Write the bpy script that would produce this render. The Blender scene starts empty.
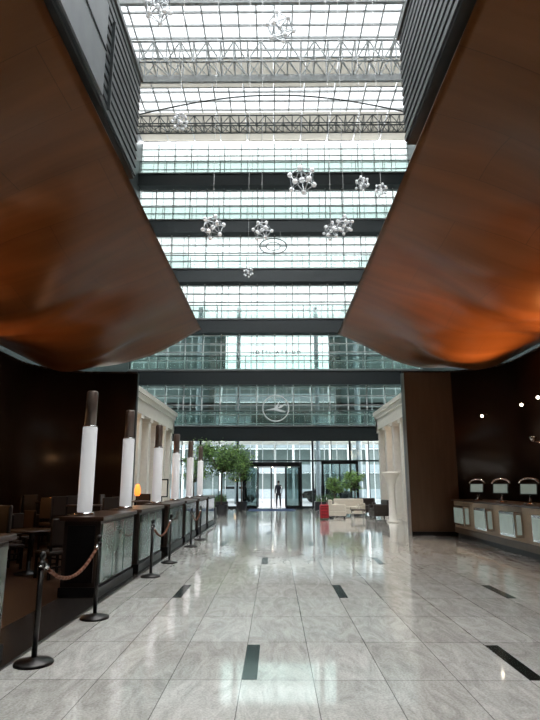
import bpy, bmesh, math, random
from mathutils import Vector, Matrix
random.seed(7)
scene = bpy.context.scene
scene.view_settings.view_transform = 'Standard'
scene.view_settings.look = 'None'

# ---------------------------------------------------------------- materials
def mat(name, col, rough=0.5, metal=0.0, var=0.12, nscale=6.0, emis=None, estr=0.0, spec=0.5, bump=0.0, stretch=(1,1,1), coat=0.0):
    m = bpy.data.materials.new(name); m.use_nodes = True
    nt = m.node_tree; b = nt.nodes['Principled BSDF']
    tc = nt.nodes.new('ShaderNodeTexCoord'); mp = nt.nodes.new('ShaderNodeMapping')
    mp.inputs['Scale'].default_value = stretch
    nt.links.new(tc.outputs['Object'], mp.inputs['Vector'])
    n = nt.nodes.new('ShaderNodeTexNoise'); n.inputs['Scale'].default_value = nscale
    n.inputs['Detail'].default_value = 4
    nt.links.new(mp.outputs[0], n.inputs['Vector'])
    cr = nt.nodes.new('ShaderNodeValToRGB')
    cr.color_ramp.elements[0].position = .3; cr.color_ramp.elements[1].position = .7
    cr.color_ramp.elements[0].color = tuple(c*(1-var) for c in col)+(1,)
    cr.color_ramp.elements[1].color = tuple(min(1, c*(1+var)) for c in col)+(1,)
    nt.links.new(n.outputs['Fac'], cr.inputs[0])
    nt.links.new(cr.outputs[0], b.inputs['Base Color'])
    b.inputs['Roughness'].default_value = rough
    b.inputs['Metallic'].default_value = metal
    b.inputs['Specular IOR Level'].default_value = spec
    b.inputs['Coat Weight'].default_value = coat
    if emis:
        b.inputs['Emission Color'].default_value = tuple(emis)+(1,)
        b.inputs['Emission Strength'].default_value = estr
    if bump:
        bp = nt.nodes.new('ShaderNodeBump'); bp.inputs['Strength'].default_value = bump
        nt.links.new(n.outputs['Fac'], bp.inputs['Height']); nt.links.new(bp.outputs[0], b.inputs['Normal'])
    return m

def glass(name, tint, gl=0.08, diffuse=0.0, dcol=(.8,.85,.85)):
    m = bpy.data.materials.new(name); m.use_nodes = True
    nt = m.node_tree; nt.nodes.clear()
    out = nt.nodes.new('ShaderNodeOutputMaterial')
    tr = nt.nodes.new('ShaderNodeBsdfTransparent'); tr.inputs[0].default_value = tuple(tint)+(1,)
    gs = nt.nodes.new('ShaderNodeBsdfGlossy'); gs.inputs['Roughness'].default_value = .03
    gs.inputs[0].default_value = (.85,.95,.95,1)
    mx = nt.nodes.new('ShaderNodeMixShader'); mx.inputs[0].default_value = gl
    nt.links.new(tr.outputs[0], mx.inputs[1]); nt.links.new(gs.outputs[0], mx.inputs[2])
    last = mx
    if diffuse > 0:
        d = nt.nodes.new('ShaderNodeBsdfDiffuse'); d.inputs[0].default_value = tuple(dcol)+(1,)
        t2 = nt.nodes.new('ShaderNodeBsdfTranslucent'); t2.inputs[0].default_value = tuple(dcol)+(1,)
        a = nt.nodes.new('ShaderNodeMixShader'); a.inputs[0].default_value = .6
        nt.links.new(d.outputs[0], a.inputs[1]); nt.links.new(t2.outputs[0], a.inputs[2])
        m2 = nt.nodes.new('ShaderNodeMixShader')
        n = nt.nodes.new('ShaderNodeTexNoise'); n.inputs['Scale'].default_value = .6
        tc = nt.nodes.new('ShaderNodeTexCoord'); nt.links.new(tc.outputs['Object'], n.inputs['Vector'])
        mr = nt.nodes.new('ShaderNodeMapRange'); mr.inputs['To Min'].default_value = diffuse*.85; mr.inputs['To Max'].default_value = min(1, diffuse*1.15)
        nt.links.new(n.outputs['Fac'], mr.inputs['Value']); nt.links.new(mr.outputs[0], m2.inputs[0])
        nt.links.new(mx.outputs[0], m2.inputs[1]); nt.links.new(a.outputs[0], m2.inputs[2])
        last = m2
    nt.links.new(last.outputs[0], out.inputs[0])
    return m

def floor_mat():
    m = bpy.data.materials.new('granite_tiles'); m.use_nodes = True
    nt = m.node_tree; b = nt.nodes['Principled BSDF']
    tc = nt.nodes.new('ShaderNodeTexCoord')
    sp = nt.nodes.new('ShaderNodeSeparateXYZ'); nt.links.new(tc.outputs['Object'], sp.inputs[0])
    cb = nt.nodes.new('ShaderNodeCombineXYZ')
    ax = nt.nodes.new('ShaderNodeMath'); ax.operation='ADD'; ax.inputs[1].default_value = 0.275+0.5825*40
    ay = nt.nodes.new('ShaderNodeMath'); ay.operation='ADD'; ay.inputs[1].default_value = -4.99+1.117*20
    nt.links.new(sp.outputs['X'], ax.inputs[0]); nt.links.new(sp.outputs['Y'], ay.inputs[0])
    nt.links.new(ay.outputs[0], cb.inputs['X']); nt.links.new(ax.outputs[0], cb.inputs['Y'])
    br = nt.nodes.new('ShaderNodeTexBrick'); br.offset = 0; br.squash = 1
    br.inputs['Scale'].default_value = 1
    br.inputs['Brick Width'].default_value = 1.117; br.inputs['Row Height'].default_value = .5825
    br.inputs['Mortar Size'].default_value = .004; br.inputs['Mortar Smooth'].default_value = 0
    br.inputs['Color1'].default_value = (.72,.70,.65,1); br.inputs['Color2'].default_value = (.87,.85,.80,1)
    br.inputs['Mortar'].default_value = (.30,.29,.27,1)
    nt.links.new(cb.outputs[0], br.inputs['Vector'])
    n = nt.nodes.new('ShaderNodeTexNoise'); n.inputs['Scale'].default_value = 1.7; n.inputs['Detail'].default_value = 10
    n.inputs['Roughness'].default_value=.76; n.inputs['Distortion'].default_value = 2.0
    mp = nt.nodes.new('ShaderNodeMapping'); mp.inputs['Scale'].default_value = (2.6,.8,1); mp.inputs['Rotation'].default_value=(0,0,.5)
    nt.links.new(tc.outputs['Object'], mp.inputs[0]); nt.links.new(mp.outputs[0], n.inputs['Vector'])
    cr = nt.nodes.new('ShaderNodeValToRGB')
    cr.color_ramp.elements[0].position=.36; cr.color_ramp.elements[0].color=(.66,.65,.64,1)
    cr.color_ramp.elements[1].position=.60; cr.color_ramp.elements[1].color=(1,1,1,1)
    nt.links.new(n.outputs['Fac'], cr.inputs[0])
    n2 = nt.nodes.new('ShaderNodeTexNoise'); n2.inputs['Scale'].default_value = 55; n2.inputs['Detail'].default_value=3
    nt.links.new(tc.outputs['Object'], n2.inputs['Vector'])
    cr2 = nt.nodes.new('ShaderNodeValToRGB'); cr2.color_ramp.elements[0].position=.38; cr2.color_ramp.elements[0].color=(.80,.80,.79,1); cr2.color_ramp.elements[1].position=.58
    nt.links.new(n2.outputs['Fac'], cr2.inputs[0])
    m1 = nt.nodes.new('ShaderNodeMix'); m1.data_type='RGBA'; m1.blend_type='MULTIPLY'; m1.inputs[0].default_value=1
    nt.links.new(br.outputs['Color'], m1.inputs[6]); nt.links.new(cr.outputs[0], m1.inputs[7])
    m2 = nt.nodes.new('ShaderNodeMix'); m2.data_type='RGBA'; m2.blend_type='MULTIPLY'; m2.inputs[0].default_value=1
    nt.links.new(m1.outputs[2], m2.inputs[6]); nt.links.new(cr2.outputs[0], m2.inputs[7])
    nt.links.new(m2.outputs[2], b.inputs['Base Color'])
    b.inputs['Roughness'].default_value = .075
    b.inputs['Specular IOR Level'].default_value = 1.0
    b.inputs['Coat Weight'].default_value = .35; b.inputs['Coat Roughness'].default_value = .04
    return m

def wave_mat():
    m = bpy.data.materials.new('veneer_wood'); m.use_nodes = True
    nt = m.node_tree; b = nt.nodes['Principled BSDF']
    tc = nt.nodes.new('ShaderNodeTexCoord')
    mp = nt.nodes.new('ShaderNodeMapping'); mp.inputs['Scale'].default_value=(.25,3.2,.25)
    nt.links.new(tc.outputs['Object'], mp.inputs[0])
    n = nt.nodes.new('ShaderNodeTexNoise'); n.inputs['Scale'].default_value=1.0; n.inputs['Detail'].default_value=3
    n.inputs['Distortion'].default_value=.3
    nt.links.new(mp.outputs[0], n.inputs['Vector'])
    cr = nt.nodes.new('ShaderNodeValToRGB')
    cr.color_ramp.elements[0].position=.25; cr.color_ramp.elements[0].color=(.118,.040,.0125,1)
    cr.color_ramp.elements[1].position=.75; cr.color_ramp.elements[1].color=(.185,.066,.021,1)
    nt.links.new(n.outputs['Fac'], cr.inputs[0])
    sp = nt.nodes.new('ShaderNodeSeparateXYZ'); nt.links.new(tc.outputs['Object'], sp.inputs[0])
    cb = nt.nodes.new('ShaderNodeCombineXYZ'); nt.links.new(sp.outputs['X'], cb.inputs['X']); nt.links.new(sp.outputs['Y'], cb.inputs['Y'])
    ad = nt.nodes.new('ShaderNodeVectorMath'); ad.operation='ADD'; ad.inputs[1].default_value=(40,40,0)
    nt.links.new(cb.outputs[0], ad.inputs[0])
    br = nt.nodes.new('ShaderNodeTexBrick'); br.offset=.5
    br.inputs['Scale'].default_value=1; br.inputs['Brick Width'].default_value=2.4; br.inputs['Row Height'].default_value=1.2
    br.inputs['Mortar Size'].default_value=.006
    br.inputs['Color1'].default_value=(1,1,1,1); br.inputs['Color2'].default_value=(.88,.88,.88,1); br.inputs['Mortar'].default_value=(.6,.6,.6,1)
    nt.links.new(ad.outputs[0], br.inputs['Vector'])
    mx = nt.nodes.new('ShaderNodeMix'); mx.data_type='RGBA'; mx.blend_type='MULTIPLY'; mx.inputs[0].default_value=1
    nt.links.new(cr.outputs[0], mx.inputs[6]); nt.links.new(br.outputs['Color'], mx.inputs[7])
    nt.links.new(mx.outputs[2], b.inputs['Base Color'])
    b.inputs['Roughness'].default_value=.30; b.inputs['Specular IOR Level'].default_value=.22
    b.inputs['Specular Tint'].default_value=(1,.72,.45,1)
    return m

M = {}
M['floor']=floor_mat(); M['wave']=wave_mat()
M['inset']=mat('dark_granite',(.012,.018,.016),.12,spec=.5)
M['darkstone']=mat('dark_stone_border',(.02,.017,.015),.25)
M['darkwood']=mat('dark_parquet',(.05,.025,.014),.3,nscale=3,stretch=(8,1,1))
M['wall']=mat('dark_brown_wall',(.042,.029,.021),.28,nscale=1.5,var=.1)
M['panel']=mat('brown_panel',(.13,.083,.052),.35,nscale=2,stretch=(4,4,.5))
M['steel_dark']=mat('dark_green_steel',(.010,.017,.019),.4,.2)
M['steel_mid']=mat('grey_steel',(.15,.165,.165),.4,.3)
M['steel_light']=mat('light_steel',(.62,.64,.64),.45,.0)
M['siding']=mat('ribbed_siding',(.085,.10,.105),.4,.4,nscale=2)
M['siding_l']=mat('light_siding',(.24,.26,.27),.4,.2,nscale=2)
M['white']=mat('white_plaster',(.80,.76,.68),.6,var=.04)
M['whitelamp']=mat('opal_glass',(.80,.80,.79),.3,emis=(.95,.97,1),estr=.28,var=.02)
M['pole']=mat('bronze_pole',(.18,.14,.12),.3,.4)
M['black']=mat('black_metal',(.012,.012,.013),.35,.5)
M['iron']=mat('stanchion_iron',(.05,.047,.045),.35,.8)
M['rope']=mat('brown_rope',(.16,.055,.025),.8,nscale=60,bump=.5)
M['gglass']=mat('green_back_painted_glass',(.09,.13,.11),.10,spec=.8,nscale=2,var=.3)
M['cream']=mat('cream_front',(.56,.46,.33),.4)
M['niche']=mat('screen_glass',(.26,.34,.31),.15,emis=(.70,.85,.76),estr=.16)
M['chrome']=mat('chrome',(.7,.7,.7),.12,1.0,var=.03)
M['leather']=mat('dark_leather',(.030,.02,.015),.45)
M['fabric']=mat('cream_fabric',(.60,.54,.45),.85,nscale=30)
M['red']=mat('red_shell',(.38,.02,.03),.35)
M['leaf']=mat('leaf_green',(.07,.15,.035),.5,var=.5,nscale=5)
M['leaf2']=mat('leaf_bright',(.17,.30,.07),.5,var=.4,nscale=5)
M['bark']=mat('bark',(.10,.07,.05),.8,nscale=12,bump=.6)
M['pot']=mat('pot_black',(.03,.03,.035),.4)
M['soil']=mat('soil',(.03,.02,.012),.95)
M['amber']=mat('amber_shade',(.8,.35,.08),.4,emis=(1,.26,.04),estr=1.8)
M['ball']=mat('frosted_ball',(.85,.88,.90),.10,.0,spec=.9,var=.02,emis=(1,1,1),estr=.22)
M['tube']=mat('clear_rod',(.55,.58,.60),.12,.3,spec=.9,var=.02)
M['wire']=mat('steel_wire',(.5,.5,.5),.4,.3)
M['bulb']=mat('bulb_lit',(1,.9,.75),.4,emis=(1,.88,.68),estr=14)
M['skin']=mat('skin',(.5,.3,.22),.5)
M['cloth']=mat('dark_coat',(.02,.022,.035),.8)
M['jeans']=mat('dark_trousers',(.02,.02,.025),.85)
M['hair']=mat('brown_hair',(.04,.022,.014),.6)
M['carpet']=mat('blue_carpet',(.05,.09,.20),.9,nscale=40)
M['pave']=mat('outdoor_paving',(.28,.29,.30),.7)
M['bluegrey']=mat('distant_cladding',(.26,.31,.33),.5)
M['greengrey']=mat('green_grey_cladding',(.11,.15,.145),.3,spec=.7)
M['logo']=mat('self_lit_grey_enamel',(.60,.63,.63),.4,var=.02,emis=(1,1,1),estr=.10)  # slight emission brightens the emblem, which is no lamp
M['shade']=glass('roller_shade_fabric',(.5,.48,.44),0,.90,(.72,.67,.58))
M['roofglass']=glass('roof_glass',(.94,.96,.96),.03)
M['dimglass']=glass('dimmed_roof_glass',(.185,.193,.195),.04)  # far panes darkened to tone down the visible sky, frit is invented
M['fglass']=glass('facade_glass',(.158,.180,.174),.12)
M['balglass']=glass('balustrade_glass',(.72,.84,.81),.08,.08,(.45,.55,.52))
M['lowglass']=glass('facade_glass_tinted',(.20,.26,.25),.14)
M['doorglass']=glass('door_glass',(.66,.73,.73),.10)

# ---------------------------------------------------------------- mesh builder
class MB:
    def __init__(s): s.bm=bmesh.new(); s.mats=[]
    def mi(s,m):
        if m not in s.mats: s.mats.append(m)
        return s.mats.index(m)
    def face(s,pts,m):
        f=s.bm.faces.new([s.bm.verts.new(p) for p in pts]); f.material_index=s.mi(m); return f
    def box(s,x0,x1,y0,y1,z0,z1,m,rot=None,pivot=None,bev=0):
        i=s.mi(m)
        v=[Vector((x,y,z)) for z in (z0,z1) for y in (y0,y1) for x in (x0,x1)]
        if rot is not None:
            pv=Vector(pivot) if pivot else Vector(((x0+x1)/2,(y0+y1)/2,(z0+z1)/2))
            v=[rot@(p-pv)+pv for p in v]
        vs=[s.bm.verts.new(p) for p in v]
        fs=[]
        for q in ((0,2,3,1),(4,5,7,6),(0,1,5,4),(2,6,7,3),(0,4,6,2),(1,3,7,5)):
            f=s.bm.faces.new([vs[k] for k in q]); f.material_index=i; fs.append(f)
        if bev:
            es=list({e for f in fs for e in f.edges})
            r=bmesh.ops.bevel(s.bm,geom=es,offset=bev,segments=3,affect='EDGES',profile=.5)
            for f in r['faces']: f.material_index=i; f.smooth=True
    def rod(s,a,b,r,m,r2=None,seg=8,cap=True):
        i=s.mi(m); a=Vector(a); b=Vector(b); r2=r if r2 is None else r2
        d=(b-a).normalized(); u=d.orthogonal().normalized(); w=d.cross(u)
        A=[];B=[]
        for k in range(seg):
            t=2*math.pi*k/seg; o=u*math.cos(t)+w*math.sin(t)
            A.append(s.bm.verts.new(a+o*r)); B.append(s.bm.verts.new(b+o*r2))
        for k in range(seg):
            f=s.bm.faces.new((A[k],A[(k+1)%seg],B[(k+1)%seg],B[k])); f.material_index=i; f.smooth=seg>5
        if cap:
            f=s.bm.faces.new(A[::-1]); f.material_index=i
            f=s.bm.faces.new(B); f.material_index=i
    def lathe(s,c,prof,m,seg=24):
        i=s.mi(m); rings=[]
        for r,z in prof:
            rings.append([s.bm.verts.new((c[0]+max(r,1e-4)*math.cos(2*math.pi*k/seg),c[1]+max(r,1e-4)*math.sin(2*math.pi*k/seg),c[2]+z)) for k in range(seg)])
        for a,b in zip(rings,rings[1:]):
            for k in range(seg):
                f=s.bm.faces.new((a[k],a[(k+1)%seg],b[(k+1)%seg],b[k])); f.material_index=i; f.smooth=True
        f=s.bm.faces.new(rings[0][::-1]); f.material_index=i
        f=s.bm.faces.new(rings[-1]); f.material_index=i
    def ball(s,c,r,m,sub=2,sc=(1,1,1)):
        i=s.mi(m)
        g=bmesh.ops.create_icosphere(s.bm,subdivisions=sub,radius=r,matrix=Matrix.Translation(Vector(c))@Matrix.Diagonal((*sc,1)))
        for v in g['verts']:
            for f in v.link_faces: f.material_index=i; f.smooth=True
    def torus(s,c,R,r,m,axis='Y',seg=48,sub=6,fz=1):
        i=s.mi(m); rs=[]
        for k in range(seg):
            t=2*math.pi*k/seg; ring=[]
            for j in range(sub):
                p=2*math.pi*j/sub; rr=R+r*math.cos(p); h=r*math.sin(p)
                if axis=='Y': q=(c[0]+rr*math.cos(t),c[1]+h,c[2]+rr*math.sin(t)*fz)
                else: q=(c[0]+rr*math.cos(t),c[1]+rr*math.sin(t),c[2]+h)
                ring.append(s.bm.verts.new(q))
            rs.append(ring)
        for k in range(seg):
            a=rs[k];b=rs[(k+1)%seg]
            for j in range(sub):
                f=s.bm.faces.new((a[j],a[(j+1)%sub],b[(j+1)%sub],b[j])); f.material_index=i; f.smooth=True
    def finish(s,name,parent=None,recalc=True):
        if recalc: bmesh.ops.recalc_face_normals(s.bm,faces=s.bm.faces)
        me=bpy.data.meshes.new(name); s.bm.to_mesh(me); s.bm.free()
        for m in s.mats: me.materials.append(m)
        o=bpy.data.objects.new(name,me); scene.collection.objects.link(o)
        if parent: o.parent=parent
        return o
def empty(name,loc=(0,0,0)):
    e=bpy.data.objects.new(name,None); e.location=loc; scene.collection.objects.link(e); return e
def RZ(a): return Matrix.Rotation(a,3,'Z')

# ---------------------------------------------------------------- shell
b=MB(); b.box(-10,10,-8,38,-.2,0,M['floor']); b.finish('floor')
b=MB(); b.box(-7.7,-2.33,-8,18.1,0,.012,M['darkwood']); b.box(-2.95,-2.33,-8,18.1,.012,.03,M['darkstone']); b.finish('floor_dining_area')
b=MB()
for col in range(-1,4):
    for row in range(0,9):
        x=-.275+1.165*col; y=5.5+3.35*row
        if (col+row)%2: continue
        if x<-2.2 or x>4: continue
        b.box(x,x+.125,y-.5,y+.5,0,.003,M['inset'])
b.finish('floor_inlay_strips')

b=MB(); b.box(-10.2,-10,-8,38,0,27,M['siding']); b.finish('wall_left')
b=MB(); b.box(10,10.2,-8,38,0,27,M['siding']); b.finish('wall_right')
b=MB(); b.box(-10,10,-8.2,-8,0,27,M['panel']); b.finish('wall_back')

def curved_wall(name,pts,h,m,th=.2):
    b=MB(); i=b.mi(m); n=len(pts)
    offs=[]
    for k,p in enumerate(pts):
        a=Vector(pts[max(k-1,0)]); c=Vector(pts[min(k+1,n-1)]); d=(c-a).normalized()
        offs.append(Vector((d.y,-d.x))*th)
    sgn = 1 if pts[0][0]<0 else -1
    lo=[];hi=[];lo2=[];hi2=[]
    for p,o in zip(pts,offs):
        q=Vector(p)-o*(-sgn)
        lo.append(b.bm.verts.new((p[0],p[1],0))); hi.append(b.bm.verts.new((p[0],p[1],h)))
        lo2.append(b.bm.verts.new((q.x,q.y,0))); hi2.append(b.bm.verts.new((q.x,q.y,h)))
    for k in range(n-1):
        for A,B in ((lo,hi),(hi,hi2),(hi2,lo2),(lo2,lo)):
            f=b.bm.faces.new((A[k],A[k+1],B[k+1],B[k])); f.smooth=(A is lo or A is hi2)
    b.bm.faces.new((lo[0],hi[0],hi2[0],lo2[0])); b.bm.faces.new((lo[-1],hi[-1],hi2[-1],lo2[-1]))
    return b.finish(name)
def arc_path(xe,xs,yend,rad,s):
    pts=[(s*xe,yend),(s*(xe+.4),yend)]
    cx=xs-rad; cy=yend-rad
    for k in range(0,13):
        t=math.pi/2*(1-k/12); pts.append((s*(cx+rad*math.cos(t)),cy+rad*math.sin(t)))
    for y in (10,5,0,-7.9): pts.append((s*xs,y))
    return pts
curved_wall('wall_dining_left',arc_path(4.56,7.7,18.3,1.9,-1),5.15,M['wall'])
curved_wall('wall_reception_right',arc_path(4.2,7.2,18.3,1.9,1),5.15,M['wall'])
b=MB(); b.box(4.2,5.72,18.0,18.28,0,5.1,M['panel']); b.box(4.2,5.72,17.96,18.0,0,.12,M['black'])
b.finish('wall_panel_right')
for s,xe,xs,nm in ((-1,4.56,7.7,'trim_left'),(1,4.2,7.2,'trim_right')):
    b=MB(); p=arc_path(xe,xs,18.3,1.9,s)
    for a,c in zip(p,p[1:]): b.rod((a[0],a[1]-.03,5.17),(c[0],c[1]-.03,5.17),.03,M['wall'],seg=6)
    b.finish(nm)

# ---------------------------------------------------------------- wave ceilings
def wave(name,prof,s):
    def cr(p0,p1,p2,p3,t):
        return .5*((2*p1)+(-p0+p2)*t+(2*p0-5*p1+4*p2-p3)*t*t+(-p0+3*p1-3*p2+p3)*t**3)
    P=[]
    for k in range(len(prof)-1):
        q=[prof[max(k-1,0)],prof[k],prof[k+1],prof[min(k+2,len(prof)-1)]]
        for j in range(6):
            t=j/6; P.append((cr(*[a[0] for a in q],t),cr(*[a[1] for a in q],t)))
    P.append(prof[-1])
    b=MB(); i=b.mi(M['wave']); rows=[]
    NY=132
    for r in range(NY+1):
        y=-7.9+26.4*r/NY; row=[]
        for (x,z) in P:
            w=min(1,max(0,(x-prof[0][0])/2.0))*min(1,max(0,(prof[-1][0]-x)/1.2+.0))
            dz=.17*w*math.sin(2*math.pi*(y-.7*x)/4.4)+.05*w*math.sin(2*math.pi*(y+.5*x)/2.1)
            row.append(b.bm.verts.new((s*x,y,z+dz)))
        rows.append(row)
    for a,c in zip(rows,rows[1:]):
        for k in range(len(P)-1):
            f=b.bm.faces.new((a[k],a[k+1],c[k+1],c[k])); f.smooth=True
    o=b.finish(name)
    md=o.modifiers.new('s','SOLIDIFY'); md.thickness=.10; md.offset=0
    return o
wave('ceiling_wave_left',[(2.55,6.76),(3.5,6.28),(4.6,5.72),(5.4,5.36),(6.3,5.2),(7.1,5.3),(7.9,5.5)],-1)
wave('ceiling_wave_right',[(2.16,6.58),(3.1,6.22),(4.0,5.78),(4.9,5.34),(5.8,5.2),(6.7,5.25),(7.4,5.45)],1)

# ---------------------------------------------------------------- side blocks above the wave
def block(name,x0,s,yend,lt):
    b=MB()
    xs=sorted((s*x0,s*9.95))
    b.box(xs[0],xs[1],-7.9,yend,6.95,9.0,M['siding'])
    z=7.0
    while z<9.0:
        xa,xb=sorted((s*x0,s*(x0-.03)))
        b.box(xa,xb,-7.9,yend,z,z+.1,M['siding'])
        xa,xb=sorted((s*x0,s*9.9))
        b.box(xa,xb,yend,yend+.03,z,z+.1,M['siding']); z+=.17
    if lt:
        xa,xb=sorted((s*(x0-.06),s*(x0+.4)))
        b.box(xa,xb,-7.9,yend-2.1,7.05,8.6,M['siding_l'])
        for y in range(-7,int(yend-2.1)+1,2):
            xa2,xb2=sorted((s*(x0-.075),s*(x0)))
            b.box(xa2,xb2,y+.4,y+.43,7.05,8.6,M['siding'])
        xa2,xb2=sorted((s*(x0-.075),s*(x0)))
        b.box(xa2,xb2,-7.9,yend-2.1,7.8,7.83,M['siding'])
    xa,xb=sorted((s*(x0-.06),s*(x0+.2)))
    b.box(xa,xb,-7.9,yend+.05,9.0,9.1,M['steel_mid'])
    b.finish(name)
block('wall_upper_siding_left',2.55,-1,9.2,True)
block('wall_upper_siding_right',2.16,1,8.2,False)

# ---------------------------------------------------------------- glass roof
b=MB()
y=-8.0; k=0
while y<=37.2:
    big=(k%6==0)
    if big: b.box(-10,10,y-.1,y+.1,26.55,27.05,M['steel_light'])
    else: b.box(-10,10,y-.04,y+.04,26.88,27.0,M['steel_light'])
    y+=.92; k+=1
x=-10
while x<=10.01:
    b.box(x-.035,x+.035,-8,37.85,26.87,27.0,M['steel_light']); x+=1.0
b.finish('skylight_frame')
b=MB(); b.face([(-10,-8,27.06),(10,-8,27.06),(10,22,27.06),(-10,22,27.06)],M['roofglass'])
b.face([(-10,22,27.06),(10,22,27.06),(10,38,27.06),(-10,38,27.06)],M['dimglass']); b.finish('ceiling_skylight_glass')
b=MB()
for (y0,y1) in ((29.0,31.5),(34.0,37.3)):
    for i in range(10):
        x0=-9.8+1.96*i
        b.face([(x0,y0,26.5),(x0+1.88,y0,26.5),(x0+1.88,y1,26.5),(x0,y1,26.5)],M['shade'])
        b.rod((x0,y1,26.5),(x0+1.88,y1,26.5),.05,M['steel_light'],seg=6)
b.finish('roller_shades')

def truss(yc,z0,h,d,m,n,xw=9.97,r=.05):
    b=MB()
    for yy in (yc-d/2,yc+d/2):
        for zz in (z0,z0+h): b.rod((-xw,yy,zz),(xw,yy,zz),r*1.3,m,seg=6)
    dx=2*xw/n
    for i in range(n+1):
        x=-xw+i*dx
        x=max(-xw+.06,min(xw-.06,x))
        for yy in (yc-d/2,yc+d/2): b.rod((x,yy,z0),(x,yy,z0+h),r*.8,m,seg=5)
        for zz in (z0,z0+h): b.rod((x,yc-d/2,zz),(x,yc+d/2,zz),r*.8,m,seg=5)
        if i<n:
            x2=min(x+dx,xw-.06)
            for yy in (yc-d/2,yc+d/2):
                b.rod((x,yy,z0 if i%2 else z0+h),(x2,yy,z0+h if i%2 else z0),r*.8,m,seg=5)
            b.rod((x,yc-d/2,z0),(x2,yc+d/2,z0),r*.7,m,seg=5)
    return b
b=truss(28,24.9,1.35,1.3,M['steel_light'],26)
b.box(-9.97,9.97,28.45,28.62,24.5,24.95,M['steel_light'])
b.finish('lattice_truss')
b=truss(33,24.5,.75,.8,M['steel_mid'],34,r=.035)
for i in range(60):
    x=-9.9+i*.335; b.box(x,min(x+.03,9.95),32.6,33.4,24.46,24.5,M['steel_mid'])
b.finish('maintenance_walkway')
b=MB(); pr=None
for i in range(25):
    t=i/24; x=-9.99+19.98*t; z=24.6+1.7*math.sin(math.pi*t)
    if pr: b.rod(pr,(x,32,z),.05,M['steel_mid'],seg=6)
    pr=(x,32,z)
b.finish('arched_tension_bar')

# ---------------------------------------------------------------- far facade
levels=[4.9,8.67,12.3,16.0,19.75,23.45]
b=MB()
for z in levels:
    b.box(-10,10,37.3,38.3,z-.5,z+.38,M['steel_dark'])
    b.box(-10,10,37.22,37.3,z-.6,z-.48,M['steel_dark'])
    b.box(-10,10,37.2,37.3,z+.34,z+.44,M['steel_mid'])
    b.box(-10,10,38.3,39.0,z-.15,z+.25,M['steel_dark'])
b.finish('floor_beams')
b=MB()
for z in levels:
    b.rod((-9.98,37.28,z+1.40),(9.98,37.28,z+1.40),.035,M['steel_mid'],seg=6)
    for i in range(11):
        x=-9.95+i*1.99; b.box(x-.02,x+.02,37.25,37.31,z+.44,z+1.40,M['steel_mid'])
    b.face([(-9.95,37.30,z+.48),(9.95,37.30,z+.48),(9.95,37.30,z+1.38),(-9.95,37.30,z+1.38)],M['balglass'])
b.finish('gallery_balustrades')
b=MB()
lv=[0]+levels+[26.8]
for a,c in zip(lv,lv[1:]):
    nn=5 if a>0 else 0
    for k in range(1,nn+1):
        z=a+(c-a)*k/(nn+1); b.box(-10,10,37.92,38.0,z-.025,z+.025,M['steel_light'])
x=-10
while x<=10.01:
    b.box(x-.03,x+.03,37.92,38.02,5.2,26.8,M['steel_light']); x+=1.25
for x in (-10,-7.5,-5,-2.5,2.5,5,7.5,10):
    b.box(x-.06,x+.06,37.9,38.1,0,4.5,M['steel_dark'])
for x in (-8.75,-6.25,-3.75,3.75,6.25,8.75):
    b.box(x-.025,x+.025,37.95,38.05,0,4.5,M['steel_dark'])
b.box(-10,10,37.92,38.08,3.0,3.1,M['steel_dark'])
b.box(-10,-2.1,37.92,38.08,0,.12,M['steel_dark']); b.box(1.75,10,37.92,38.08,0,.12,M['steel_dark'])
b.finish('window_1')
b=MB(); b.face([(-10,38.03,12.6),(10,38.03,12.6),(10,38.03,26.8),(-10,38.03,26.8)],M['fglass'])
b.face([(-10,38.03,5.2),(10,38.03,5.2),(10,38.03,12.6),(-10,38.03,12.6)],M['lowglass'])
b.face([(-10,38.03,3.0),(10,38.03,3.0),(10,38.03,4.5),(-10,38.03,4.5)],M['doorglass'])
b.face([(-10,38.03,0),(-2.1,38.03,0),(-2.1,38.03,3.0),(-10,38.03,3.0)],M['doorglass'])
b.face([(1.75,38.03,0),(10,38.03,0),(10,38.03,3.0),(1.75,38.03,3.0)],M['doorglass'])
b.finish('window_glass_pane')
b=MB()
for z in (5.6,10.2,14.6,19.0,23.4):
    b.box(-16,16,46,46.5,z-.2,z+.15,M['bluegrey'])
for i in range(27):
    x=-13+i; b.box(x-.03,x+.03,46,46.1,0,31,M['steel_light'])
z=5.5
while z<31:
    b.box(-16,16,46,46.06,z-.02,z+.02,M['steel_light']); z+=.75
for (x0,x1,z0,z1) in ((-13,-4.2,10.4,14.4),(4.6,13,10.4,14.4),(-13,-5,5.8,10),(5,13,5.8,10),(-2,3,5.8,7.4),(-13,13,7.6,8.2)):
    b.box(x0,x1,46.6,46.8,z0,z1,M['greengrey'])
for x in (-6.2,-3.0,3.4,6.6):
    b.rod((x,45,0),(x,45,16),.18,M['bluegrey'],seg=12)
b.finish('gallery_building')

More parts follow.
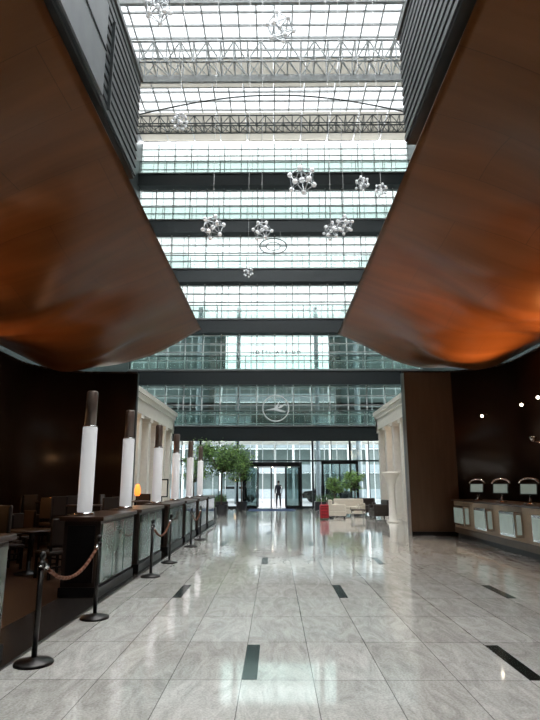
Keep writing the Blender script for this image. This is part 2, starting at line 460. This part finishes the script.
# entrance doors
b=MB()
x0,x1,zt=-2.07,1.72,2.92
b.box(x0,x1,36.6,39.4,zt-.28,zt,M['black'])
for x in (x0,x1-.14): 
    b.box(x,x+.14,36.6,36.75,0,zt-.28,M['black']); b.box(x,x+.14,39.25,39.4,0,zt-.28,M['black'])
for x in (-1.15,-.25,.7):
    b.box(x-.035,x+.035,36.62,36.7,0.013,zt-.28,M['black'])
    b.box(x-.03,x+.03,39.3,39.36,0.013,zt-.28,M['black'])
for y in (36.66,39.33):
    b.box(x0,-1.15,y-.03,y+.03,0.013,.12,M['black']); b.box(.7,x1,y-.03,y+.03,0.013,.12,M['black'])
    b.box(x0+.1,-1.15,y-.005,y+.005,.12,zt-.28,M['doorglass']); b.box(.7,x1-.1,y-.005,y+.005,.12,zt-.28,M['doorglass'])
for x in (x0+.07,x1-.07): b.box(x-.005,x+.005,36.75,39.25,.05,zt-.28,M['doorglass'])
for x in (-1.0,.6): b.rod((x-.2,36.55,.8),(x-.2,36.55,1.5),.02,M['chrome'],seg=8)
for x in (-1.3,-.2,.95): b.lathe((x,38,zt-.3),[(.09,0),(.09,.02)],M['bulb'],12)
b.finish('door_1')
b=MB(); b.box(-1.6,1.2,34.0,36.5,.0,.012,M['carpet']); b.finish('entrance_mat')

# exterior
b=MB(); b.box(-60,60,38.3,140,-.25,-.02,M['pave']); b.finish('ground')
b=MB()
b.box(-24,24,62,70,0,1.0,M['bluegrey'])
for i in range(5):
    z=1.0+i*2.6
    b.box(-24,24,62,62.3,z+1.7,z+2.6,M['bluegrey'])
    b.box(-24,24,62.6,62.8,z,z+1.7,M['greengrey'])
for i in range(25): b.box(-24+2*i-.12,-24+2*i+.12,61.9,62.3,0,14,M['steel_light'])
b.finish('office_building')
b=MB()
for i in range(9):
    x=-14+3.5*i; b.rod((x,52,0),(x,52,5.2),.1,M['steel_light'],seg=8)
b.box(-18,18,50.5,54,5.2,5.4,M['white']); b.finish('drop_off_canopy')

def car(x,y,m):
    b=MB()
    prof=[(-2.1,.35),(-2.15,.7),(-1.9,.9),(-1.1,.98),(-.6,1.4),(.7,1.45),(1.45,1.0),(2.0,.9),(2.15,.6),(2.1,.35)]
    i=b.mi(m); L=[];R=[]
    for px,pz in prof:
        w=.85 if pz<1.1 else .68
        L.append(b.bm.verts.new((x+px,y-w,pz))); R.append(b.bm.verts.new((x+px,y+w,pz)))
    n=len(prof)
    for k in range(n):
        f=b.bm.faces.new((L[k],L[(k+1)%n],R[(k+1)%n],R[k])); f.material_index=i
    b.bm.faces.new(L).material_index=i; b.bm.faces.new(R[::-1]).material_index=i
    b.box(x-.95,x+1.05,y-.80,y-.76,1.0,1.32,M['black'])
    for px in (-1.3,1.35):
        for s in (-1,1): b.rod((x+px,y+s*.72,.31),(x+px,y+s*.9,.31),.33,M['black'],seg=20)
    b.finish('car')
car(-3.5,51,M['bluegrey']); car(4.5,51,M['black'])

# ---------------------------------------------------------------- emblems
b=MB(); c=(.05,37.05,6.45); k=.9
b.torus(c,.86,.04,M['logo'])
def poly(pts,y,m):
    b.face([(c[0]+px*k,y,c[2]+pz*k) for px,pz in pts],m); b.face([(c[0]+px*k,y+.04,c[2]+pz*k) for px,pz in pts[::-1]],m)
poly([(-.72,-.12),(-.1,.02),(.3,.55),(.14,.0),(-.1,-.12)],37.03,M['logo'])
poly([(-.1,-.13),(.1,-.02),(.62,-.19),(.76,-.28),(.3,-.24)],37.03,M['logo'])
poly([(.1,-.02),(.35,.20),(.74,.34),(.42,.03)],37.03,M['logo'])
for s in (-1,1): b.rod((c[0]+s*.5,37.05,c[2]+.66),(c[0]+s*.5,37.25,8.1),.015,M['wire'],seg=5)
b.finish('round_emblem_sign')
b=MB(); c=(-.1,37.1,18.0)
b.torus(c,.95,.05,M['steel_mid'],fz=.62)
b.torus(c,.50,.04,M['steel_mid'],fz=.62)
for s in (-1,1): b.rod((c[0]+s*.5,37.1,c[2]+.5),(c[0]+s*.5,37.25,19.2),.015,M['wire'],seg=5)
for s in (-1,1): b.rod((c[0]+s*.5,37.1,c[2]),(c[0]+s*.95,37.1,c[2]),.03,M['steel_mid'],seg=5)
b.rod((c[0],37.1,c[2]-.31),(c[0],37.1,c[2]-.59),.03,M['steel_mid'],seg=5)
b.finish('hanging_ring_sign')
cu=bpy.data.curves.new('t','FONT'); cu.body='H O T E L   A T R I U M'; cu.size=.34; cu.align_x='CENTER'; cu.extrude=.03
t=bpy.data.objects.new('hotel_lettering',cu); t.location=(.05,37.24,10.2); t.rotation_euler=(math.pi/2,0,0)
scene.collection.objects.link(t); cu.materials.append(M['steel_dark'])

# ---------------------------------------------------------------- chandeliers
phi=(1+5**.5)/2
ico=[Vector(v).normalized() for v in [(-1,phi,0),(1,phi,0),(-1,-phi,0),(1,-phi,0),(0,-1,phi),(0,1,phi),(0,-1,-phi),(0,1,-phi),(phi,0,-1),(phi,0,1),(-phi,0,-1),(-phi,0,1)]]
def chandelier(x,y,z,d):
    b=MB(); R=d/2; c=Vector((x,y,z)); rot=Matrix.Rotation(random.random()*6,3,(random.random(),random.random(),.4+random.random()))
    V=[c+rot@v*R*.86*random.uniform(.88,1.05) for v in ico]
    for i in range(12):
        b.ball(V[i],R*.16,M['ball'],2)
        b.rod(c,V[i],R*.03,M['tube'],seg=5)
        for j in range(i):
            if (ico[i]-ico[j]).length<1.1: b.rod(V[i],V[j],R*.03,M['tube'],seg=5)
    b.ball(c,R*.18,M['ball'],2)
    b.rod(c,(x,y,26.5),.009,M['wire'],seg=5)
    b.lathe((x,y,26.42),[(.02,0),(.07,.05),(.07,.1)],M['steel_mid'],10)
    b.finish('molecule_chandelier')
for p in [(.97,18,12.04,1.2),(3.43,20,13.04,.66),(4.16,20,12.78,.56),(1.95,18,10.08,.68),(2.36,17.6,10.1,.72),(-.44,18,10.13,.78),(-2.14,18,10.25,.95),(-1.0,20,9.37,.44),(-3.43,18,14.4,.7),(-3.95,16,17.4,1.15),(.22,18,18.4,1.2)]:
    chandelier(*p)

# ---------------------------------------------------------------- porticos
def portico(s,name):
    b=MB(); xf=5.45
    def bx(xa,xb,*r,**k):
        q=sorted((s*xa,s*xb)); b.box(q[0],q[1],*r,**k)
    bx(xf-.12,xf+2.6,18.9,30.6,5.12,5.32,M['white'])
    bx(xf-.05,xf+.7,19.0,30.5,4.9,5.12,M['white'])
    bx(xf,xf+.6,19.1,30.4,4.35,4.9,M['white'])
    bx(xf,xf+2.6,30.0,30.4,4.35,4.9,M['white'])
    y=19.4
    while y<30.4:
        bx(xf+.03,xf+.57,y-.02,y+.5,0,.18,M['white'])
        bx(xf+.08,xf+.5,y+.03,y+.45,.18,4.2,M['white'],bev=.03)
        bx(xf+.02,xf+.57,y-.03,y+.52,4.2,4.35,M['white'])
        y+=1.75
    bx(xf+1.5,xf+1.7,19.1,30.4,0,4.9,M['wall'])
    b.finish(name)
    for y in (21.5,26.5):
        l=bpy.data.lights.new('port','POINT'); l.energy=30; l.color=(1,.72,.45); l.shadow_soft_size=.2  # added warm fill to brighten the colonnade, no lamp fixture here
        o=bpy.data.objects.new('colonnade_fill_light',l); o.location=(s*(xf+1.0),y,4.2); scene.collection.objects.link(o)
portico(-1,'colonnade'); portico(1,'colonnade')

b=MB()
b.lathe((4.85,24,0),[(.24,0),(.24,.06),(.17,.1),(.15,.5),(.14,1.2),(.16,1.5),(.22,1.75),(.34,1.95),(.36,2.0),(.34,2.04),(.05,2.05)],M['white'],28)
b.finish('flared_pedestal')

# ---------------------------------------------------------------- left dividers with column lamps
def divider(y0,y1):
    b=MB()
    b.box(-2.98,-2.42,y0,y1,.03,.16,M['black'])
    b.box(-2.96,-2.45,y0+.02,y1-.02,.16,1.04,M['leather'])
    b.box(-3.02,-2.40,y0-.03,y1+.03,1.04,1.10,M['darkwood'],bev=.012)
    n=3; L=(y1-y0-.1)/n
    for i in range(n):
        b.box(-2.45,-2.43,y0+.05+i*L+.02,y0+.05+(i+1)*L-.02,.2,1.0,M['gglass'])
    b.box(-2.90,-2.52,y0,y0+.022,.22,.98,M['black'])
    b.finish('divider_counter')
def collamp(y):
    b=MB(); x=-2.80
    b.lathe((x,y,1.101),[(.14,0),(.14,.03),(.105,.05)],M['chrome'],24)
    b.lathe((x,y,1.15),[(.105,0),(.108,.02),(.108,1.22),(.10,1.25)],M['whitelamp'],28)
    b.lathe((x,y,2.40),[(.085,0),(.085,.52),(.07,.54)],M['pole'],24)
    b.torus((x,y,2.40),.10,.012,M['chrome'],'Z',28)
    b.finish('column_lamp')
divider(3.0,5.4)
for i,y in enumerate((8.5,10.8,13.6,16.1,18.8,21.4)):
    divider(y-.35,y+(1.7 if i!=0 else 1.55))
    collamp(y)
b=MB(); b.box(-3.2,-2.33,18.1,23.4,0,.03,M['darkstone']); b.finish('floor_border_strip')

# ---------------------------------------------------------------- stanchions
st=[5.38,7.09,10.13,11.87,14.8,16.6]
def stanchion(y):
    b=MB()
    b.lathe((-2.13,y,0),[(.165,0),(.17,.012),(.16,.028),(.05,.045),(.028,.06)],M['iron'],32)
    b.lathe((-2.13,y,.05),[(.024,0),(.024,.80)],M['iron'],16)
    b.lathe((-2.13,y,.80),[(.024,0),(.038,.01),(.038,.05),(.024,.06),(.018,.075),(.03,.10),(.034,.115),(.024,.14),(.006,.15)],M['iron'],20)
    for s in (-1,1): b.torus((-2.13,y+s*.045,.825),.02,.005,M['chrome'],'Z',12)
    b.finish('stanchion')
for y in st: stanchion(y)
def rope(y0,y1,x1=-2.13):
    b=MB(); pr=None; N=18
    for i in range(N+1):
        t=i/N; p=Vector((-2.13+(x1+2.13)*t,y0+.06+(y1-y0-.12)*t,.82-.22*4*t*(1-t)))
        if pr: b.rod(pr,p,.019,M['rope'],seg=8)
        pr=p
    b.rod((-2.13,y0+.05,.825),(-2.13,y0+.12,.79),.024,M['chrome'],seg=10)
    b.rod((-2.13,y1-.05,.825),(-2.13,y1-.12,.79),.024,M['chrome'],seg=10)
    b.finish('barrier_rope')
rope(st[0],st[1]); rope(st[2],st[3]); rope(st[4],st[5])

# ---------------------------------------------------------------- dining furniture
def chair(x,y,a,h=.46,m=None):
    m=m or M['leather']; b=MB(); R=RZ(a); c=(x,y,0)
    def bx(*v,**k): b.box(*[v[i]+(x if i<2 else y if i<4 else 0) for i in range(6)],v[6],rot=R,pivot=c,**k)
    bx(-.23,.23,-.23,.23,h-.07,h,m,bev=.02)
    bx(-.22,.22,.19,.235,h+.08,h+.52,m,bev=.015)
    for sx in (-1,1):
        bx(sx*.20-.018,sx*.20+.018,-.21,-.175,.013,h-.07,M['black'])
        bx(sx*.20-.018,sx*.20+.018,.18,.22,.013,h+.5,M['black'])
    bx(-.2,.2,-.2,-.18,h*.4,h*.4+.03,M['black']); bx(-.2,.2,.19,.21,h*.4,h*.4+.03,M['black'])
    b.finish('bar_stool' if h>.6 else 'dining_chair')
def table(x,y,h=.75,r=.40):
    b=MB(); b.lathe((x,y,.013),[(.24,0),(.24,.02),(.04,.05),(.035,h-.06),(.1,h-.04)],M['black'],24)
    b.lathe((x,y,h-.03),[(r,0),(r+.01,.015),(r,.035)],M['darkwood'],36); b.finish('bistro_table')
for (x,y,h) in ((-4.35,7.3,1.08),(-4.35,10.4,.75),(-4.35,13.2,1.08),(-5.95,8.8,.75),(-5.95,12.0,.75),(-5.9,15.2,1.08),(-4.6,4.4,.75),(-3.95,16.3,1.08)):
    table(x,y,h)
    sh=.74 if h>1 else .46
    for a in ((.6,2.2,3.8,5.3) if y<16 else (0,4.7)):
        if x+math.sin(a)*.75<-6.75: continue
        chair(x+math.sin(a)*.74,y+math.cos(a)*.74,-a,sh)
def amberlamp(x,y,z):
    b=MB(); b.lathe((x,y,z),[(.07,0),(.07,.015),(.012,.03),(.012,.14)],M['black'],16)
    b.lathe((x,y,z+.13),[(.05,0),(.085,.06),(.09,.15),(.06,.28),(.03,.33)],M['amber'],20); b.finish('amber_table_lamp')
amberlamp(-3.9,16.3,1.088)
for (x,y,z) in ((-4.35,13.2,1.088),(-5.95,12.0,.758),(-4.35,7.3,1.088),(-5.9,15.2,1.088),(-5.95,8.8,.758)):
    b=MB(); b.lathe((x,y,z),[(.045,0),(.055,.1),(.05,.11)],M['amber'],16); b.finish('tea_light')
for (x,y,z) in ((-4.1,16.1,1.9),(-5.95,12.0,1.6),(-5.95,8.8,1.6)):
    l=bpy.data.lights.new('warm','POINT'); l.energy=18; l.color=(1,.5,.2); l.shadow_soft_size=.15
    o=bpy.data.objects.new('table_lamp_glow',l); o.location=(x,y,z); scene.collection.objects.link(o)
b=MB()
b.box(-7.65,-7.2,6,14,.013,2.4,M['leather'])
for z in (.9,1.4,1.9): b.box(-7.2,-7.0,6.1,13.9,z,z+.03,M['darkwood'])
for i in range(60):
    y=6.2+i*.128; z=(.93,1.43,1.93)[i%3]
    b.lathe((-7.1,y,z),[(.035,0),(.035,.18),(.012,.24),(.012,.3)],M['gglass'],8)
b.finish('bar_shelf')

# ---------------------------------------------------------------- reception right
b=MB()
b.box(5.5,6.3,5.0,17.6,0,.14,M['black'])
b.box(5.42,6.3,5.0,17.6,.14,1.05,M['cream'])
b.box(5.40,5.42,5.0,17.6,.14,.30,M['panel'])
b.box(5.34,6.4,4.95,17.65,1.05,1.10,M['darkwood'],bev=.015)
for y in (16.6,14.9,13.2,11.5,9.8,8.1):
    b.box(5.22,5.42,y-.42,y+.42,.40,.94,M['chrome'],bev=.01)
    b.box(5.205,5.22,y-.36,y+.36,.46,.88,M['niche'])
    b.box(5.27,5.37,y-.427,y-.42,.46,.88,M['niche'])
b.finish('reception_desk')
def kiosk(y):
    b=MB(); x=5.66
    b.lathe((x,y,1.101),[(.13,0),(.13,.02),(.03,.04)],M['chrome'],24)
    b.rod((x,y,1.13),(x+.05,y+.03,1.36),.022,M['chrome'],seg=10)
    R=Matrix.Rotation(math.radians(-35),3,'Z')@Matrix.Rotation(math.radians(-18),3,'X'); pv=(x,y,1.43)
    b.box(x-.19,x+.19,y-.02,y+.02,1.29,1.57,M['black'],rot=R,pivot=pv,bev=.012)
    b.box(x-.165,x+.165,y-.026,y-.02,1.32,1.54,M['niche'],rot=R,pivot=pv)
    pr=None
    for i in range(11):
        t=i/10*math.pi
        p=R@Vector((.21*math.cos(t),.02,.14+.12*math.sin(t)))+Vector(pv)
        if pr is not None: b.rod(pr,p,.022,M['chrome'],seg=8)
        pr=p
    b.finish('check_in_terminal')
for y in (16.2,14.5,12.9,11.2): kiosk(y)
def wallspot(x,y,z,d):
    b=MB(); d=Vector(d).normalized(); p=Vector((x,y,z))
    b.rod(p,p+d*.14,.05,M['chrome'],seg=14); b.rod(p+d*.14,p+d*.15,.04,M['bulb'],seg=14)
    b.rod(p-Vector((-.19,0,0)),p,.015,M['chrome'],seg=6)
    b.finish('wall_spotlight')
for (y,z) in ((17.0,3.6),(15.6,3.75),(14.6,3.8),(13.8,3.85)):
    wallspot(6.9 if y<16.5 else 6.3,y,z,(-.5,-.7,-.4))
for (y,z) in ((15.9,3.75),(14.3,3.8),(12.6,3.8)):
    l=bpy.data.lights.new('sp','SPOT'); l.energy=130; l.color=(1,.82,.6); l.spot_size=1.2; l.spot_blend=.6; l.shadow_soft_size=.05
    o=bpy.data.objects.new('wall_spotlight_beam',l); o.location=(6.75,y,z-.2); o.rotation_euler=Vector((-.6,0,-1)).to_track_quat('-Z','Y').to_euler(); scene.collection.objects.link(o)
for (x,y,e,tx) in ((6.6,14.5,900,-.50),(6.6,11.8,1000,-.45),(6.7,9.0,420,-.40),(-7.0,9.0,260,.35),(-7.0,13.0,200,.35)):
    b=MB(); b.lathe((x,y,2.6),[(.05,0),(.10,.12),(.09,.13),(.02,.1)],M['chrome'],20)
    sx=7.2 if x>0 else -7.7
    b.rod((x,y,2.62),(sx,y,2.5),.018,M['chrome'],seg=6); b.finish('wall_uplight')
    l=bpy.data.lights.new('up','SPOT'); l.energy=e; l.color=(1,.50,.18); l.spot_size=1.4; l.spot_blend=.95; l.shadow_soft_size=.08
    o=bpy.data.objects.new('wall_uplight_beam',l); o.location=(x,y,2.78); o.rotation_euler=Vector((tx,.05,1)).to_track_quat('-Z','Y').to_euler(); scene.collection.objects.link(o)

# ---------------------------------------------------------------- plants
def tree(x,y,h,rw,n=1500,m='leaf',pot=True,name='potted_ficus_tree',zlow=.5):
    b=MB()
    if pot:
        b.lathe((x,y,0),[(.26,0),(.36,.5),(.38,.52),(.34,.52),(.33,.47)],M['pot'],28)
        b.lathe((x,y,.44),[(.32,0),(.3,.03)],M['soil'],20)
    z0=.45; top=Vector((x,y,h*zlow))
    b.rod((x,y,z0),top,.05,M['bark'],r2=.035,seg=8)
    cl=[]
    for i in range(18):
        a=random.random()*6.28; rr=rw*(.2+.6*random.random()); zz=h*zlow+(h*(1-zlow))*(.1+.75*random.random())
        p=Vector((x+rr*math.cos(a),y+rr*math.sin(a),zz)); cl.append(p)
        b.rod(top,p,.02,M['bark'],r2=.008,seg=5)
    i=b.mi(M[m]); i2=b.mi(M['leaf2'])
    for k in range(n):
        c=random.choice(cl)+Vector((random.gauss(0,1),random.gauss(0,1),random.gauss(0,.7)))*rw*.22
        u=Vector((random.gauss(0,1),random.gauss(0,1),random.gauss(0,.5))).normalized(); w=u.orthogonal().normalized()
        L=.075; W=.034
        vs=[b.bm.verts.new(c-u*L),b.bm.verts.new(c+w*W),b.bm.verts.new(c+u*L),b.bm.verts.new(c-w*W)]
        b.bm.faces.new(vs).material_index=i2 if random.random()<.3 else i
    b.finish(name,recalc=False)
tree(-2.75,29.5,3.6,1.3,4800,zlow=.58); tree(-2.0,34.4,3.3,.7,1500); tree(-4.6,32.5,3.2,.8,1200)
tree(4.4,31.8,2.3,.6,900,'leaf2'); tree(3.4,33.0,2.0,.5,700,'leaf2')
def planter(x,y,w,d):
    b=MB(); b.box(x-w/2,x+w/2,y-d/2,y+d/2,0,.5,M['pot'],bev=.02)
    i=b.mi(M['leaf'])
    for k in range(220):
        px=x+random.uniform(-.45,.45)*w; py=y+random.uniform(-.4,.4)*d
        a=random.random()*6.28; t=Vector((math.cos(a)*.15,math.sin(a)*.15,random.uniform(.3,.55))); p=Vector((px,py,.48)); s=Vector((-math.sin(a),math.cos(a),0))*.02
        vs=[b.bm.verts.new(p-s),b.bm.verts.new(p+s),b.bm.verts.new(p+t)]
        b.bm.faces.new(vs).material_index=i
    b.finish('planter_box')
planter(-3.4,26.5,1.4,.5); planter(-3.6,35.4,1.4,.5); planter(3.2,35.2,1.6,.5)

# ---------------------------------------------------------------- lounge furniture
def sofa(x,y,w,a,m,name):
    b=MB(); R=RZ(a); c=(x,y,0)
    def bx(*v,**k): b.box(*[v[i]+(x if i<2 else y if i<4 else 0) for i in range(6)],v[6],rot=R,pivot=c,**k)
    bx(-w/2,w/2,-.4,.4,.1,.32,m,bev=.03)
    n=max(1,round(w/.75))
    for i in range(n):
        q=(w-.32)/n; bx(-w/2+.16+i*q+.005,-w/2+.16+(i+1)*q-.005,-.4,.25,.32,.46,m,bev=.04)
    bx(-w/2,w/2,.22,.42,.3,.82,m,bev=.05)
    for s in (-1,1):
        bx(s*(w/2-.08)-.08,s*(w/2-.08)+.08,-.4,.35,.3,.62,m,bev=.04)
        for yy in (-.34,.34): bx(s*(w/2-.08)-.025,s*(w/2-.08)+.025,yy-.025,yy+.025,0,.1,M['black'])
    b.finish(name)
sofa(3.7,29.0,1.5,0,M['fabric'],'sofa'); sofa(4.85,27.0,.85,-1.4,M['leather'],'armchair'); sofa(2.9,27.2,.8,1.5,M['fabric'],'armchair')
sofa(4.75,30.4,1.0,-.1,M['leather'],'sofa')
b=MB(); b.box(3.55,4.2,26.9,27.5,.34,.39,M['darkwood'],bev=.01)
for x in (3.61,4.14):
    for y in (26.96,27.44): b.rod((x,y,0),(x,y,.34),.02,M['chrome'],seg=8)
b.lathe((3.9,27.2,.39),[(.06,0),(.07,.1),(.03,.2),(.05,.24)],M['white'],16)
b.finish('coffee_table')
b=MB(); x,y=2.2,26
b.box(x-.20,x+.20,y-.13,y+.13,.05,.64,M['red'],bev=.04)
for zz in (.2,.33,.46,.56): b.box(x-.18,x+.18,y-.14,y-.13,zz-.01,zz+.01,M['black'])
for s in (-1,1):
    b.rod((x+s*.12,y+.08,.62),(x+s*.12,y+.08,.95),.01,M['chrome'],seg=6)
    for q in (-1,1): b.rod((x+s*.16-.015,y+q*.1,.03),(x+s*.16+.015,y+q*.1,.03),.03,M['black'],seg=12)
b.rod((x-.13,y+.08,.95),(x+.13,y+.08,.95),.015,M['black'],seg=8)
b.finish('suitcase')
b=MB()
for x in (3.0,5.2): b.box(x-.06,x+.06,36.2,36.4,0,2.9,M['black'])
b.box(2.94,5.26,36.2,36.4,2.78,2.95,M['black']); b.box(2.94,5.26,36.2,36.4,0,.15,M['black'])
b.box(3.06,5.14,36.29,36.31,.15,2.78,M['doorglass']); b.box(4.07,4.13,36.24,36.36,.15,2.78,M['black'])
b.finish('display_window_frame')
b=MB()
b.box(-5.0,-4.55,24,24.4,0,.05,M['black']); b.box(-4.8,-4.75,24.18,24.22,.05,1.1,M['black']); b.box(-5.05,-4.5,24.14,24.2,1.0,1.75,M['black'],bev=.01)
b.box(-5.0,-4.55,24.13,24.14,1.05,1.7,M['white']); b.finish('info_stand')

# ---------------------------------------------------------------- person
def person(x,y,rz):
    root=empty('person',(x,y,0)); root.rotation_euler=(0,0,rz)
    def skin(name,verts,edges,rad,m,lev=2):
        me=bpy.data.meshes.new(name); me.from_pydata(verts,edges,[]); o=bpy.data.objects.new(name,me)
        scene.collection.objects.link(o); o.parent=root
        md=o.modifiers.new('skin','SKIN')
        for v,r in zip(me.skin_vertices[0].data,rad): v.radius=r if isinstance(r,tuple) else (r,r)
        me.skin_vertices[0].data[0].use_root=True
        md.use_smooth_shade=True
        s=o.modifiers.new('sub','SUBSURF'); s.levels=lev; s.render_levels=lev
        me.materials.append(m); return o
    skin('legs',[(0,0,.95),(.09,0,.90),(.11,-.10,.50),(.11,-.04,.09),(-.09,0,.90),(-.11,.06,.50),(-.11,.20,.11)],
         [(0,1),(1,2),(2,3),(0,4),(4,5),(5,6)],[(.13,.10),(.095,.095),.062,.045,(.095,.095),.062,.045],M['jeans'])
    skin('shoes',[(.11,-.02,.05),(.11,-.17,.035)],[(0,1)],[(.05,.045),(.042,.03)],M['black'],1)
    skin('shoe_2',[(-.11,.22,.06),(-.11,.08,.035)],[(0,1)],[(.05,.045),(.042,.03)],M['black'],1)
    skin('torso',[(0,0,.92),(0,0,1.12),(0,-.01,1.36),(0,0,1.47),(.17,0,1.42),(.22,.03,1.14),(.21,-.08,.93),(-.17,0,1.42),(-.22,.0,1.14),(-.21,-.12,.95)],
         [(0,1),(1,2),(2,3),(2,4),(4,5),(5,6),(2,7),(7,8),(8,9)],[(.15,.11),(.14,.10),(.16,.105),(.06,.06),.065,.048,.038,.065,.048,.038],M['cloth'])
    skin('neck_and_head',[(0,0,1.46),(0,-.005,1.54),(0,-.012,1.60),(0,-.01,1.68)],[(0,1),(1,2),(2,3)],[.05,.05,(.068,.075),(.07,.08)],M['skin'])
    for s,c in ((1,(.21,-.09,.90)),(-1,(-.21,-.13,.92))):
        hb=Vector(c)
        skin('hand',[hb,hb+Vector((0,-.01,-.07))],[(0,1)],[(.018,.03),(.016,.034)],M['skin'],1)
        for f,(dy,L) in enumerate(((-.028,.06),(-.01,.075),(.008,.07),(.026,.055))):
            p=hb+Vector((0,dy-.01,-.07)); skin('finger',[p,p+Vector((-s*.005,-.004,-L*.5)),p+Vector((-s*.02,-.008,-L))],[(0,1),(1,2)],[.009,.0085,.007],M['skin'],1)
        p=hb+Vector((0,-.03,-.03)); skin('thumb',[p,p+Vector((-s*.008,-.025,-.03)),p+Vector((-s*.012,-.03,-.06))],[(0,1),(1,2)],[.01,.01,.008],M['skin'],1)
    b=MB()
    b.ball((0,.018,1.685),.088,M['hair'],3,(.88,1.0,1.02)) 
    b.finish('hair',root)
    b=MB()
    b.ball((0,-.092,1.60),.014,M['skin'],2,(.8,1.2,1.5))
    for s in (-1,1):
        b.ball((s*.028,-.080,1.635),.011,M['white'],2); b.ball((s*.028,-.088,1.635),.006,M['black'],2); b.ball((s*.075,0,1.62),.02,M['skin'],2,(.4,.8,1.3))
    b.ball((0,-.082,1.565),.018,M['red'],2,(1.2,.4,.3)); b.finish('face',root)
person(.22,37.6,math.pi+.1)

# ---------------------------------------------------------------- lighting
w=bpy.data.worlds.new('World'); scene.world=w; w.use_nodes=True
bg=w.node_tree.nodes['Background']; bg.inputs[0].default_value=(.98,.985,1.0,1); bg.inputs[1].default_value=9.0

# ---------------------------------------------------------------- camera
cd=bpy.data.cameras.new('Camera'); cd.sensor_fit='VERTICAL'; cd.sensor_height=24; cd.sensor_width=18; cd.lens=24*561/720
cd.clip_end=500
co=bpy.data.objects.new('Camera',cd); co.location=(0,0,1.55); co.rotation_euler=(math.radians(90+12.45),0,math.radians(.51))
scene.collection.objects.link(co); scene.camera=co
